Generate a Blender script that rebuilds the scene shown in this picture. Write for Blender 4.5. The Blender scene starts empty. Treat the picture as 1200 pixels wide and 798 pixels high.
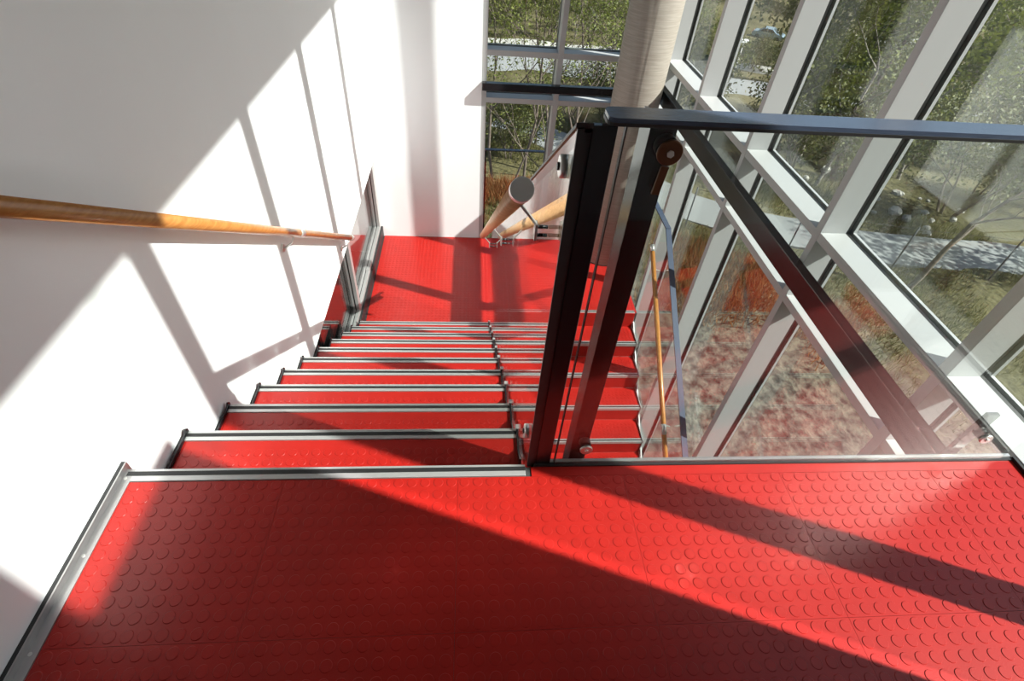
import bpy, bmesh, math, random
from mathutils import Vector, Matrix
random.seed(7)
SC = bpy.context.scene
COL = SC.collection

# ------------------------------------------------------------------ camera
cd = bpy.data.cameras.new('camera')
cam = bpy.data.objects.new('camera', cd)
COL.objects.link(cam)
cd.sensor_width = 36.0
cd.lens = 18.132
cd.clip_end = 1500
R_, U_, F_ = (Vector((0.99656, -0.0543, 0.06259)), Vector((-0.00706, 0.69698, 0.71705)), Vector((0.08256, 0.71503, -0.6942)))
cam.matrix_world = Matrix(((R_.x, U_.x, -F_.x, 0.0), (R_.y, U_.y, -F_.y, -0.862), (R_.z, U_.z, -F_.z, 1.3675), (0, 0, 0, 1)))
SC.camera = cam

# ------------------------------------------------------------------ sun, sky, exposure
TO_SUN = Vector((1.0, -0.385, 0.99)).normalized()
sd = bpy.data.lights.new('sun', 'SUN')
sd.energy = 7.8
sd.angle = math.radians(0.55)
sd.color = (1.0, 0.97, 0.93)
sun = bpy.data.objects.new('sun', sd)
sun.rotation_euler = TO_SUN.to_track_quat('Z', 'Y').to_euler()
COL.objects.link(sun)
world = bpy.data.worlds.new('sky')
SC.world = world
world.use_nodes = True
wn = world.node_tree.nodes
wl = world.node_tree.links
wn.clear()
sky = wn.new('ShaderNodeTexSky')
sky.sky_type = 'NISHITA'
sky.sun_disc = False
sky.sun_elevation = math.asin(TO_SUN.z)
sky.sun_rotation = math.atan2(TO_SUN.x, TO_SUN.y)
sky.air_density = 1.2
sky.dust_density = 2.0
wb = wn.new('ShaderNodeBackground')
wb.inputs['Strength'].default_value = 0.105
wo = wn.new('ShaderNodeOutputWorld')
wl.new(sky.outputs['Color'], wb.inputs['Color'])
wl.new(wb.outputs[0], wo.inputs['Surface'])
SC.view_settings.view_transform = 'Standard'
SC.view_settings.look = 'None'
SC.view_settings.gamma = 1.0
SC.view_settings.use_curve_mapping = False
SC.view_settings.exposure = 0.75
cy = SC.cycles
cy.use_denoising = True
cy.max_bounces = 10
cy.diffuse_bounces = 5
cy.glossy_bounces = 6
cy.transmission_bounces = 6
cy.transparent_max_bounces = 40
cy.caustics_reflective = True
cy.caustics_refractive = False
cy.blur_glossy = 0.0
cy.sample_clamp_indirect = 0.0

# ------------------------------------------------------------------ materials
def mat(name, color, rough=0.5, metal=0.0, spec=0.5, noise=0.0, nscale=20.0, bump=0.0, bscale=200.0, stretch=None, color2=None, coat=0.0):
    m = bpy.data.materials.new(name)
    m.use_nodes = True
    nt = m.node_tree
    b = nt.nodes['Principled BSDF']
    b.inputs['Base Color'].default_value = (*color, 1)
    b.inputs['Roughness'].default_value = rough
    b.inputs['Metallic'].default_value = metal
    b.inputs['Specular IOR Level'].default_value = spec
    b.inputs['Coat Weight'].default_value = coat
    b.inputs['Coat Roughness'].default_value = 0.1
    tc = nt.nodes.new('ShaderNodeTexCoord')
    src = tc.outputs['Object']
    if stretch:
        mp = nt.nodes.new('ShaderNodeMapping')
        mp.inputs['Scale'].default_value = stretch
        nt.links.new(src, mp.inputs['Vector'])
        src = mp.outputs['Vector']
    if noise > 0 or color2:
        n = nt.nodes.new('ShaderNodeTexNoise')
        n.inputs['Scale'].default_value = nscale
        n.inputs['Detail'].default_value = 6
        nt.links.new(src, n.inputs['Vector'])
        cr = nt.nodes.new('ShaderNodeValToRGB')
        c2 = color2 or tuple(max(0, c * (1 - noise)) for c in color)
        c1 = color if color2 else tuple(min(1, c * (1 + noise)) for c in color)
        cr.color_ramp.elements[0].color = (*c2, 1)
        cr.color_ramp.elements[1].color = (*c1, 1)
        cr.color_ramp.elements[0].position = 0.35
        cr.color_ramp.elements[1].position = 0.65
        nt.links.new(n.outputs['Fac'], cr.inputs['Fac'])
        nt.links.new(cr.outputs['Color'], b.inputs['Base Color'])
    if bump > 0:
        n2 = nt.nodes.new('ShaderNodeTexNoise')
        n2.inputs['Scale'].default_value = bscale
        n2.inputs['Detail'].default_value = 4
        nt.links.new(src, n2.inputs['Vector'])
        bp = nt.nodes.new('ShaderNodeBump')
        bp.inputs['Strength'].default_value = bump
        bp.inputs['Distance'].default_value = 0.01
        nt.links.new(n2.outputs['Fac'], bp.inputs['Height'])
        nt.links.new(bp.outputs['Normal'], b.inputs['Normal'])
    return m

def glass_mat(name, tint, rough=0.0, sun_spread=0.0):
    """clear pane: Fresnel mix of a mirror coat and straight transmission"""
    m = bpy.data.materials.new(name)
    m.use_nodes = True
    nt = m.node_tree
    nt.nodes.clear()
    out = nt.nodes.new('ShaderNodeOutputMaterial')
    mix = nt.nodes.new('ShaderNodeMixShader')
    tr = nt.nodes.new('ShaderNodeBsdfTransparent')
    tr.inputs['Color'].default_value = (*tint, 1)
    gl = nt.nodes.new('ShaderNodeBsdfGlossy')
    gl.inputs['Roughness'].default_value = rough
    gl.inputs['Color'].default_value = (1, 1, 1, 1)
    fr = nt.nodes.new('ShaderNodeFresnel')
    ge = nt.nodes.new('ShaderNodeNewGeometry')
    mr = nt.nodes.new('ShaderNodeMapRange')      # outside face 1.5, inside face 1 / 1.5
    mr.inputs['To Min'].default_value = 1.5
    mr.inputs['To Max'].default_value = 1 / 1.5
    nt.links.new(ge.outputs['Backfacing'], mr.inputs['Value'])
    nt.links.new(mr.outputs['Result'], fr.inputs['IOR'])
    nt.links.new(fr.outputs['Fac'], mix.inputs['Fac'])
    nt.links.new(tr.outputs[0], mix.inputs[1])
    if sun_spread:                                     # wide second gloss lobe, added to throw reflected sun onto the floor
        g2 = nt.nodes.new('ShaderNodeBsdfGlossy')
        g2.inputs['Roughness'].default_value = 0.20
        m2 = nt.nodes.new('ShaderNodeMixShader')
        m2.inputs['Fac'].default_value = sun_spread
        nt.links.new(gl.outputs[0], m2.inputs[1])
        nt.links.new(g2.outputs[0], m2.inputs[2])
        gl = m2
    nt.links.new(gl.outputs[0], mix.inputs[2])
    nt.links.new(mix.outputs[0], out.inputs['Surface'])
    return m

M = {}
M['white'] = mat('white_wall_paint', (0.80, 0.81, 0.83), 0.65, noise=0.012, nscale=1.5, bump=0.03, bscale=350)
M['ceiling'] = mat('grey_concrete', (0.20, 0.20, 0.205), 0.8, noise=0.08, nscale=2)
M['red'] = mat('red_studded_rubber', (0.325, 0.0115, 0.008), 0.33, spec=0.365, noise=0.05, nscale=9, bump=0.04, bscale=260)
M['alu'] = mat('brushed_aluminium', (0.50, 0.50, 0.50), 0.36, 0.6, noise=0.06, nscale=30, stretch=(1, 30, 30))
M['frame'] = mat('white_grey_powder_coat', (0.39, 0.39, 0.395), 0.38, spec=0.45)
M['black'] = mat('black_gasket_rubber', (0.012, 0.012, 0.013), 0.5)
M['steel'] = mat('black_lacquered_steel', (0.010, 0.010, 0.012), 0.22, spec=0.5, noise=0.2, nscale=14)
M['skybluesteel'] = mat('blue_grey_sky_tinted_steel', (0.050, 0.066, 0.105), 0.24, noise=0.12, nscale=30, stretch=(1, 30, 30))  # blue of the sky reflected on the top rail is put into this colour
M['stainless'] = mat('stainless_steel', (0.66, 0.65, 0.63), 0.36, 0.8, bump=0.02, bscale=300)
M['darkalu'] = mat('anodised_edge_angle', (0.42, 0.41, 0.41), 0.30, 0.9)
M['brushed'] = mat('radially_brushed_steel', (0.80, 0.79, 0.77), 0.36, 0.65)
_nt = M['brushed'].node_tree
_tg = _nt.nodes.new('ShaderNodeTangent'); _tg.direction_type = 'RADIAL'; _tg.axis = 'Z'
_nt.links.new(_tg.outputs[0], _nt.nodes['Principled BSDF'].inputs['Tangent'])
_nt.nodes['Principled BSDF'].inputs['Anisotropic'].default_value = 0.85
M['bronze'] = mat('brown_washer', (0.11, 0.045, 0.02), 0.4, 0.6)
M['wood'] = mat('lacquered_oak', (0.47, 0.205, 0.055), 0.35, color2=(0.36, 0.135, 0.030), nscale=6, stretch=(14, 1.2, 14), bump=0.02, coat=0.25)
M['litwood'] = mat('bounce_lit_wood', (0.74, 0.42, 0.22), 0.38, color2=(0.62, 0.33, 0.16), nscale=6, stretch=(14, 1.2, 14), coat=0.2)  # same wood as the wall rail, with red floor bounce put into its colour
M['concrete'] = mat('board_marked_concrete', (0.30, 0.265, 0.23), 0.6, color2=(0.235, 0.20, 0.17), nscale=5, stretch=(1.2, 1.2, 22), bump=0.15, bscale=6)
M['greywall'] = mat('grey_wall_paint', (0.38, 0.38, 0.38), 0.7, noise=0.03, nscale=3)
M['dark'] = mat('dark_paint', (0.03, 0.03, 0.03), 0.7)
M['greyfloor'] = mat('grey_floor', (0.2, 0.2, 0.2), 0.7)
M['glass'] = glass_mat('clear_window_glass', (0.90, 0.93, 0.91), 0.02)
M['guardglass'] = glass_mat('guard_glass', (0.95, 0.97, 0.96), 0.02)
M['sunspreadglass'] = glass_mat('guard_glass_wide_gloss', (0.95, 0.97, 0.96), 0.008, 0.30)  # second gloss lobe is added for the sun patch on the landing
M['asphalt'] = mat('grey_asphalt', (0.21, 0.215, 0.215), 0.85, noise=0.05, nscale=0.5)
M['gravel'] = mat('pale_gravel', (0.34, 0.33, 0.30), 0.9, noise=0.15, nscale=3)
M['kerb'] = mat('kerb_stone', (0.5, 0.48, 0.44), 0.8, noise=0.1, nscale=4)
M['bark'] = mat('dark_birch_bark', (0.13, 0.10, 0.08), 0.85, noise=0.35, nscale=7)
M['palebark'] = mat('pale_birch_bark', (0.42, 0.38, 0.33), 0.8, color2=(0.08, 0.06, 0.05), nscale=5, stretch=(1, 1, 4))
M['rock'] = mat('pale_rock', (0.36, 0.34, 0.31), 0.85, noise=0.2, nscale=6, bump=0.4, bscale=8)
M['roof'] = mat('pale_roof', (0.62, 0.60, 0.57), 0.7)
M['bridgec'] = mat('overpass_concrete', (0.46, 0.46, 0.47), 0.8, noise=0.1, nscale=1)
M['pole'] = mat('dark_pole', (0.03, 0.03, 0.035), 0.5)
M['carpaint'] = mat('silver_blue_car_paint', (0.30, 0.40, 0.48), 0.25, 0.4, coat=0.6)
M['carglass'] = mat('dark_car_glass', (0.02, 0.03, 0.035), 0.1)
M['tyre'] = mat('tyre', (0.015, 0.015, 0.015), 0.8)
M['redlight'] = mat('red_lamp_lens', (0.5, 0.02, 0.02), 0.3)
M['whitesign'] = mat('white_sign', (0.8, 0.8, 0.8), 0.5)

def leaf_mat(name, a, b):
    m = bpy.data.materials.new(name)
    m.use_nodes = True
    nt = m.node_tree
    p = nt.nodes['Principled BSDF']
    p.inputs['Roughness'].default_value = 0.55
    p.inputs['Specular IOR Level'].default_value = 0.25
    tc = nt.nodes.new('ShaderNodeTexCoord')
    n = nt.nodes.new('ShaderNodeTexNoise')
    n.inputs['Scale'].default_value = 2.3
    n.inputs['Detail'].default_value = 5
    cr = nt.nodes.new('ShaderNodeValToRGB')
    cr.color_ramp.elements[0].color = (*a, 1)
    cr.color_ramp.elements[1].color = (*b, 1)
    cr.color_ramp.elements[0].position = 0.38
    cr.color_ramp.elements[1].position = 0.62
    nt.links.new(tc.outputs['Object'], n.inputs['Vector'])
    nt.links.new(n.outputs['Fac'], cr.inputs['Fac'])
    nt.links.new(cr.outputs['Color'], p.inputs['Base Color'])
    tl = nt.nodes.new('ShaderNodeBsdfTranslucent')
    nt.links.new(cr.outputs['Color'], tl.inputs['Color'])
    mx = nt.nodes.new('ShaderNodeMixShader')
    mx.inputs['Fac'].default_value = 0.35
    nt.links.new(p.outputs[0], mx.inputs[1])
    nt.links.new(tl.outputs[0], mx.inputs[2])
    nt.links.new(mx.outputs[0], nt.nodes['Material Output'].inputs['Surface'])
    return m
M['leaf'] = leaf_mat('spring_birch_leaf', (0.075, 0.095, 0.014), (0.17, 0.19, 0.04))
M['leaf2'] = leaf_mat('olive_shrub_leaf', (0.055, 0.07, 0.014), (0.14, 0.145, 0.035))
M['leaf3'] = leaf_mat('dark_conifer_leaf', (0.035, 0.055, 0.015), (0.10, 0.12, 0.03))
M['grass'] = leaf_mat('grass_blade', (0.075, 0.085, 0.02), (0.18, 0.16, 0.06))
M['rustgrass'] = leaf_mat('rust_dry_stalks', (0.19, 0.07, 0.022), (0.28, 0.14, 0.055))

def ground_mat():
    m = bpy.data.materials.new('rough_ground')
    m.use_nodes = True
    nt = m.node_tree
    p = nt.nodes['Principled BSDF']
    p.inputs['Roughness'].default_value = 0.95
    p.inputs['Specular IOR Level'].default_value = 0.1
    tc = nt.nodes.new('ShaderNodeTexCoord')
    n1 = nt.nodes.new('ShaderNodeTexNoise'); n1.inputs['Scale'].default_value = 0.22; n1.inputs['Detail'].default_value = 7
    n2 = nt.nodes.new('ShaderNodeTexNoise'); n2.inputs['Scale'].default_value = 4.5; n2.inputs['Detail'].default_value = 8
    for n in (n1, n2): nt.links.new(tc.outputs['Object'], n.inputs['Vector'])
    c1 = nt.nodes.new('ShaderNodeValToRGB')
    e = c1.color_ramp.elements
    e[0].position = 0.36; e[0].color = (0.055, 0.052, 0.024, 1)
    e[1].position = 0.62; e[1].color = (0.13, 0.115, 0.062, 1)
    k = c1.color_ramp.elements.new(0.5); k.color = (0.09, 0.08, 0.036, 1)
    c2 = nt.nodes.new('ShaderNodeValToRGB')
    e = c2.color_ramp.elements
    e[0].position = 0.35; e[0].color = (0.035, 0.029, 0.023, 1)
    e[1].position = 0.68; e[1].color = (0.19, 0.165, 0.135, 1)
    nt.links.new(n1.outputs['Fac'], c1.inputs['Fac'])
    nt.links.new(n2.outputs['Fac'], c2.inputs['Fac'])
    # bare soil close to the building, grass further out
    ln = nt.nodes.new('ShaderNodeVectorMath'); ln.operation = 'LENGTH'
    nt.links.new(tc.outputs['Object'], ln.inputs[0])
    mr = nt.nodes.new('ShaderNodeMapRange')
    mr.inputs['From Min'].default_value = 12.5; mr.inputs['From Max'].default_value = 17.0
    nt.links.new(ln.outputs['Value'], mr.inputs['Value'])
    ad = nt.nodes.new('ShaderNodeMath'); ad.operation = 'ADD'
    sb = nt.nodes.new('ShaderNodeMath'); sb.operation = 'MULTIPLY_ADD'; sb.inputs[1].default_value = 1.2; sb.inputs[2].default_value = -0.6
    nt.links.new(n2.outputs['Fac'], sb.inputs[0])
    nt.links.new(mr.outputs['Result'], ad.inputs[0]); nt.links.new(sb.outputs[0], ad.inputs[1])
    ad.use_clamp = True
    mx = nt.nodes.new('ShaderNodeMix'); mx.data_type = 'RGBA'
    nt.links.new(ad.outputs[0], mx.inputs['Factor'])
    nt.links.new(c2.outputs['Color'], mx.inputs['A'])
    nt.links.new(c1.outputs['Color'], mx.inputs['B'])
    nt.links.new(mx.outputs['Result'], p.inputs['Base Color'])
    bp = nt.nodes.new('ShaderNodeBump'); bp.inputs['Strength'].default_value = 0.9; bp.inputs['Distance'].default_value = 0.15
    nt.links.new(n2.outputs['Fac'], bp.inputs['Height'])
    nt.links.new(bp.outputs['Normal'], p.inputs['Normal'])
    return m
M['ground'] = ground_mat()

# ------------------------------------------------------------------ mesh helpers
class MB:
    def __init__(s):
        s.v = []; s.f = []; s.smooth = []
    def add(s, vs, fs, smooth=False):
        o = len(s.v)
        s.v += [tuple(v) for v in vs]
        s.f += [tuple(i + o for i in f) for f in fs]
        s.smooth += [smooth] * len(fs)
        return s
    def box(s, x0, x1, y0, y1, z0, z1, bev=0.0):
        if bev <= 0:
            vs = [(x0, y0, z0), (x1, y0, z0), (x1, y1, z0), (x0, y1, z0), (x0, y0, z1), (x1, y0, z1), (x1, y1, z1), (x0, y1, z1)]
            return s.add(vs, [(0, 3, 2, 1), (4, 5, 6, 7), (0, 1, 5, 4), (1, 2, 6, 5), (2, 3, 7, 6), (3, 0, 4, 7)])
        b = bmesh.new()
        bmesh.ops.create_cube(b, size=1.0, matrix=Matrix.Translation(((x0 + x1) / 2, (y0 + y1) / 2, (z0 + z1) / 2)) @ Matrix.Diagonal((x1 - x0, y1 - y0, z1 - z0, 1)))
        bmesh.ops.bevel(b, geom=b.edges[:], offset=bev, segments=2, affect='EDGES', profile=0.5)
        b.verts.index_update()
        s.add([v.co.copy() for v in b.verts], [[v.index for v in f.verts] for f in b.faces])
        b.free()
        return s
    def prism(s, poly, axis, a, b):
        """poly: list of 2-D points; extruded along axis 'x', 'y' or 'z' from a to b"""
        n = len(poly)
        def P(q, t):
            return {'x': (t, q[0], q[1]), 'y': (q[0], t, q[1]), 'z': (q[0], q[1], t)}[axis]
        vs = [P(q, a) for q in poly] + [P(q, b) for q in poly]
        fs = [tuple(range(n - 1, -1, -1)), tuple(range(n, 2 * n))] + [(i, (i + 1) % n, n + (i + 1) % n, n + i) for i in range(n)]
        bm = bmesh.new()
        bv = [bm.verts.new(v) for v in vs]
        for f in fs: bm.faces.new([bv[i] for i in f])
        bmesh.ops.recalc_face_normals(bm, faces=bm.faces[:])
        bm.verts.index_update()
        s.add([v.co.copy() for v in bm.verts], [[v.index for v in f.verts] for f in bm.faces])
        bm.free()
        return s
    def tube(s, pts, r, seg=16, caps=True):
        pts = [Vector(p) for p in pts]
        rs = r if isinstance(r, (list, tuple)) else [r] * len(pts)
        o = len(s.v)
        up = None
        for i, p in enumerate(pts):
            d = (pts[min(i + 1, len(pts) - 1)] - pts[max(i - 1, 0)]).normalized()
            if up is None:
                up = d.orthogonal().normalized()
            up = (up - d * up.dot(d)).normalized()
            sd_ = d.cross(up)
            for k in range(seg):
                a = 2 * math.pi * k / seg
                s.v.append(tuple(p + (up * math.cos(a) + sd_ * math.sin(a)) * rs[i]))
        for i in range(len(pts) - 1):
            for k in range(seg):
                k2 = (k + 1) % seg
                s.f.append((o + i * seg + k, o + i * seg + k2, o + (i + 1) * seg + k2, o + (i + 1) * seg + k)); s.smooth.append(True)
        if caps:
            s.f.append(tuple(o + k for k in range(seg - 1, -1, -1))); s.smooth.append(False)
            e = o + (len(pts) - 1) * seg
            s.f.append(tuple(e + k for k in range(seg))); s.smooth.append(False)
        return s
    def bar(s, p, q, w, h, side=Vector((1, 0, 0))):
        """rectangular bar from p to q, w wide along `side`, h the other way"""
        p = Vector(p); q = Vector(q); d = (q - p).normalized()
        sx = (side - d * side.dot(d)).normalized(); up = sx.cross(d)
        vs = []
        for c in (p, q):
            for a, b in ((-1, -1), (1, -1), (1, 1), (-1, 1)):
                vs.append(c + sx * a * w / 2 + up * b * h / 2)
        return s.add(vs, [(0, 1, 2, 3), (7, 6, 5, 4), (0, 4, 5, 1), (1, 5, 6, 2), (2, 6, 7, 3), (3, 7, 4, 0)])
    def mesh(s, name):
        me = bpy.data.meshes.new(name)
        me.from_pydata(s.v, [], s.f)
        me.polygons.foreach_set('use_smooth', s.smooth)
        me.update()
        bm = bmesh.new(); bm.from_mesh(me)
        bmesh.ops.recalc_face_normals(bm, faces=bm.faces[:])
        bm.to_mesh(me); bm.free()
        return me
    def build(s, name, m, parent=None):
        return link(s.mesh(name), name, m, parent)

def link(me, name, m, parent=None, loc=None):
    if m and not me.materials: me.materials.append(M[m] if isinstance(m, str) else m)
    o = bpy.data.objects.new(name, me)
    COL.objects.link(o)
    if parent: o.parent = parent
    if loc: o.location = loc
    return o
def tag(o, label=None, cat=None, group=None, kind=None):
    if label: o['label'] = label
    if cat: o['category'] = cat
    if group: o['group'] = group
    if kind: o['kind'] = kind
    return o
def empty(name, loc=(0, 0, 0)):
    o = bpy.data.objects.new(name, None)
    COL.objects.link(o)
    o.location = loc
    o.empty_display_size = 0.1
    return o
def copy_tree(o, parent=None):
    c = o.copy(); COL.objects.link(c)
    if parent: c.parent = parent
    for ch in list(o.children): copy_tree(ch, c)
    return c
def rel(parent):
    """children built in world coordinates under a moved Empty"""
    bpy.context.view_layer.update()
    for ch in parent.children:
        ch.matrix_parent_inverse = parent.matrix_world.inverted()

# ------------------------------------------------------------------ measures
RISE, RUN = 0.1795, 0.2626
ZL = -11 * RISE                      # mid landing
XW = -0.992                          # left wall face
XT = 1.814                           # inner face of the curtain wall posts
YB = 4.30                            # back wall face
HEAD = 3.40
SL = RISE / RUN
PITCH = 0.5 / 13                     # stud pitch

# ------------------------------------------------------------------ studded rubber
def stud(mb, x, y, z, seg):
    r0, r1, h = 0.0146, 0.0133, 0.0015
    vs = []
    for r, zz in ((r0, z), (r1, z + h)):
        for k in range(seg):
            a = 2 * math.pi * k / seg
            vs.append((x + r * math.cos(a), y + r * math.sin(a), zz))
    fs = [(k, (k + 1) % seg, seg + (k + 1) % seg, seg + k) for k in range(seg)]
    fs.append(tuple(range(seg, 2 * seg)))
    mb.add(vs, fs)
def rubber(x0, x1, y0, y1, seg, ox=0.0, oy=0.0, th=0.004):
    """a rubber sheet with its studs, top at z = 0"""
    mb = MB()
    g = 0.0004
    mb.box(x0 + g, x1 - g, y0 + g, y1 - g, -th, 0)
    i0 = math.floor((x0 - ox) / PITCH) - 1; i1 = math.ceil((x1 - ox) / PITCH) + 1
    j0 = math.floor((y0 - oy) / PITCH) - 1; j1 = math.ceil((y1 - oy) / PITCH) + 1
    for i in range(i0, i1):
        for j in range(j0, j1):
            x = ox + (i + 0.5) * PITCH; y = oy + (j + 0.5) * PITCH
            if x0 + 0.015 < x < x1 - 0.015 and y0 + 0.015 < y < y1 - 0.015:
                stud(mb, x, y, 0, seg)
    return mb
def tile_floor(parent, xs, ys, z, seg):
    cache = {}
    for i in range(len(xs) - 1):
        for j in range(len(ys) - 1):
            x0, x1, y0, y1 = xs[i], xs[i + 1], ys[j], ys[j + 1]
            if x1 - x0 < 0.02 or y1 - y0 < 0.02: continue
            full = abs(x1 - x0 - 0.5) < 1e-4 and abs(y1 - y0 - 0.5) < 1e-4
            if full:
                if 'f' not in cache: cache['f'] = rubber(0, 0.5, 0, 0.5, seg).mesh('tile')
                link(cache['f'], 'tile', 'red', parent, (x0, y0, z))
            else:
                ox = 0.0 if i > 0 or len(xs) < 3 else (x1 - x0) - 0.5
                oy = 0.0 if j > 0 or len(ys) < 3 else (y1 - y0) - 0.5
                link(rubber(0, x1 - x0, 0, y1 - y0, seg, ox, oy).mesh('tile'), 'tile', 'red', parent, (x0, y0, z))

# ------------------------------------------------------------------ structure: floors
fl = tag(MB().box(-0.99, 1.795, -1.45, -0.006, -0.16, -0.004).build('floor', 'dark'), kind='structure')
fl['label'] = 'upper landing slab covered with red studded rubber tiles'
tile_floor(fl, [-0.955, -0.53, -0.03, 0.47, 0.97, 1.47, 1.793], [-1.449, -0.96, -0.46, -0.040], 0.0, 16)
link(rubber(0, 1.793 - 0.19, 0, 0.032, 8).mesh('tile'), 'tile', 'red', fl, (0.19, -0.040, 0.0))
MB().box(-0.97, 0.172, -0.038, -0.0, -0.004, 0.0035, 0.0012).build('nosing', 'alu', fl)
MB().box(-0.97, 0.172, -0.022, -0.008, 0.003, 0.0046).build('nosing_insert', 'black', fl)
MB().box(-0.985, 0.19, -0.006, 0.0, -0.15, -0.004).build('fascia', 'red', fl)
MB().box(0.20, 1.795, -0.008, 0.004, -0.16, 0.006).build('edge_trim', 'black', fl)
MB().box(0.25, 1.79, 0.004, 0.014, -0.05, 0.010).build('edge_profile', 'alu', fl)
MB().box(1.793, 1.803, -1.45, 0.0, -0.16, 0.012).build('edge_strip', 'black', fl)
sk = tag(MB().box(-0.980, -0.953, -1.45, 0.0, -0.01, 0.004).box(-0.980, -0.976, -1.45, 0.012, -0.03, 0.024).build('baseboard_left', 'darkalu'), 'aluminium edge angle along the left wall of the upper landing', kind='structure')
MB().box(XW, -0.980, -1.45, 0.014, -0.03, 0.022).build('shadow_strip', 'black', sk)
for k in range(5):
    MB().tube([(-0.968, -0.03 - 0.22 * k, 0.003), (-0.968, -0.03 - 0.22 * k, 0.0055)], 0.0045, 10).build('screw', 'stainless', sk)

ml = tag(MB().prism([(-1.10, 2.62), (0.20, 2.62), (0.20, 2.99), (1.69, 2.99), (1.69, YB), (-1.10, YB)], 'z', ZL - 0.16, ZL - 0.004).build('floor.001', 'dark'), 'mid landing slab covered with red rubber tiles', kind='structure')
tile_floor(ml, [-0.975, -0.53, -0.03, 0.225], [2.405 + 0.232, 2.905, 3.405, 3.905, YB - 0.002], ZL, 8)
tile_floor(ml, [0.225, 0.725, 1.225, 1.685], [3.0 - 0.003, 3.405, 3.905, YB - 0.002], ZL, 8)
MB().box(0.25, 1.665, 2.990, 3.026, ZL - 0.004, ZL + 0.0035).build('nosing', 'alu', ml)
MB().box(0.25, 1.665, 3.004, 3.016, ZL + 0.003, ZL + 0.0046).build('nosing_insert', 'black', ml)
MB().box(0.25, 1.67, 2.984, 2.990, ZL - RISE, ZL - 0.003).build('riser', 'red', ml)
gf = tag(MB().box(-0.99, 1.80, -1.45, 4.3, -4.15, -3.99).build('floor.002', 'greyfloor'), 'grey floor at the foot of the lower flight', kind='structure')

# ------------------------------------------------------------------ structure: walls and ceiling
tag(MB().box(XW - 0.10, XW, -1.6, 1.36, -4.0, HEAD).box(XW - 0.10, XW, 1.36, YB + 0.1, -1.07, HEAD).build('wall_left', 'white'), 'white plastered left wall above the stairs', kind='structure')
tag(MB().box(-1.7, 0.10, YB, YB + 0.12, -4.0, HEAD).build('wall_back', 'white'), 'white plastered end wall of the mid landing', kind='structure')
tag(MB().box(-1.1, 1.82, -1.60, -1.45, -4.0, HEAD).build('wall_front', 'greywall'), 'pale grey wall behind the upper landing', kind='structure')
wr = tag(MB().box(XT + 0.006, 1.97, -1.60, -1.49, -4.15, HEAD).build('wall_right', 'ceiling'), 'solid part of the right wall', kind='structure')
MB().box(XT, 1.84, -1.49, -0.888, -4.15, 2.665).build('spandrel_panel', 'ceiling', wr)
tag(MB().box(-1.7, 2.008, -1.6, YB + 0.25, HEAD, HEAD + 0.3).build('ceiling', 'ceiling'), 'grey concrete ceiling', kind='structure')
# dark room behind the low strip window of the left wall
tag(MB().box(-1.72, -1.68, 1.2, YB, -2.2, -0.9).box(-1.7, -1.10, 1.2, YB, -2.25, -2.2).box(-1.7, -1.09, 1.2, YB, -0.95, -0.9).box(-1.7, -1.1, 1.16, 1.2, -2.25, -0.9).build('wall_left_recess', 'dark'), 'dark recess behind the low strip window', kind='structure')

# ------------------------------------------------------------------ windows
NEAR = [-0.645, 0.360, 1.357, 2.362, 3.350]
w1 = tag(empty('window_1', (XT, 1.5, -4.0)), 'tall curtain wall of white aluminium posts on the right', kind='structure')
ZR = [-4.1, -0.455, -0.405, -0.040, 0.008, HEAD]
def post_x(y0, y1):
    po = MB().box(XT, 1.955, y0, y1, -4.15, HEAD, 0.002).build('mullion', 'frame', w1)
    MB().box(1.955, 1.976, y0 + 0.002, y1 - 0.002, -4.15, HEAD).build('gasket', 'black', po)
    MB().box(1.990, 2.006, y0 - 0.006, y1 + 0.006, -4.15, HEAD).build('cover_cap', 'frame', po)
for y in NEAR: post_x(y, y + 0.048)
post_x(YB, YB + 0.145)
bays = list(zip([-0.888] + [y + 0.048 for y in NEAR], NEAR + [YB]))
for y0, y1 in bays:
    for z0, z1 in ((-0.453, -0.405), (-0.040, 0.008)):
        t = MB().box(XT + 0.001, 1.954, y0, y1, z0, z1, 0.002).build('transom', 'frame', w1)
        MB().box(1.954, 1.975, y0, y1, z0 + 0.003, z1 - 0.003).build('gasket', 'black', t)
        MB().box(1.990, 2.005, y0, y1, z0 - 0.006, z1 + 0.006).build('cover_cap', 'frame', t)
    for z0, z1 in ((-4.12, -0.453), (-0.405, -0.040), (0.008, HEAD)):
        g = MB().box(1.976, 1.990, y0 - 0.02, y1 + 0.02, z0 - 0.02, z1 + 0.02).build('pane', 'glass', w1)
MB().box(1.976, 1.990, -1.49, -0.86, 2.62, HEAD).build('pane', 'glass', w1)
rel(w1)
w2 = tag(empty('window_2', (1.0, YB, -4.0)), 'window of white aluminium posts across the back of the mid landing', kind='structure')
BX = [(0.100, 0.145), (0.795, 0.843), (1.490, 1.538)]
for x0, x1 in BX:
    po = MB().box(x0, x1, YB, YB + 0.14, -4.15, HEAD, 0.002).build('mullion', 'frame', w2)
    MB().box(x0 + 0.002, x1 - 0.002, YB + 0.14, YB + 0.16, -4.15, HEAD).build('gasket', 'black', po)
    MB().box(x0 - 0.006, x1 + 0.006, YB + 0.174, YB + 0.19, -4.15, HEAD).build('cover_cap', 'frame', po)
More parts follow.
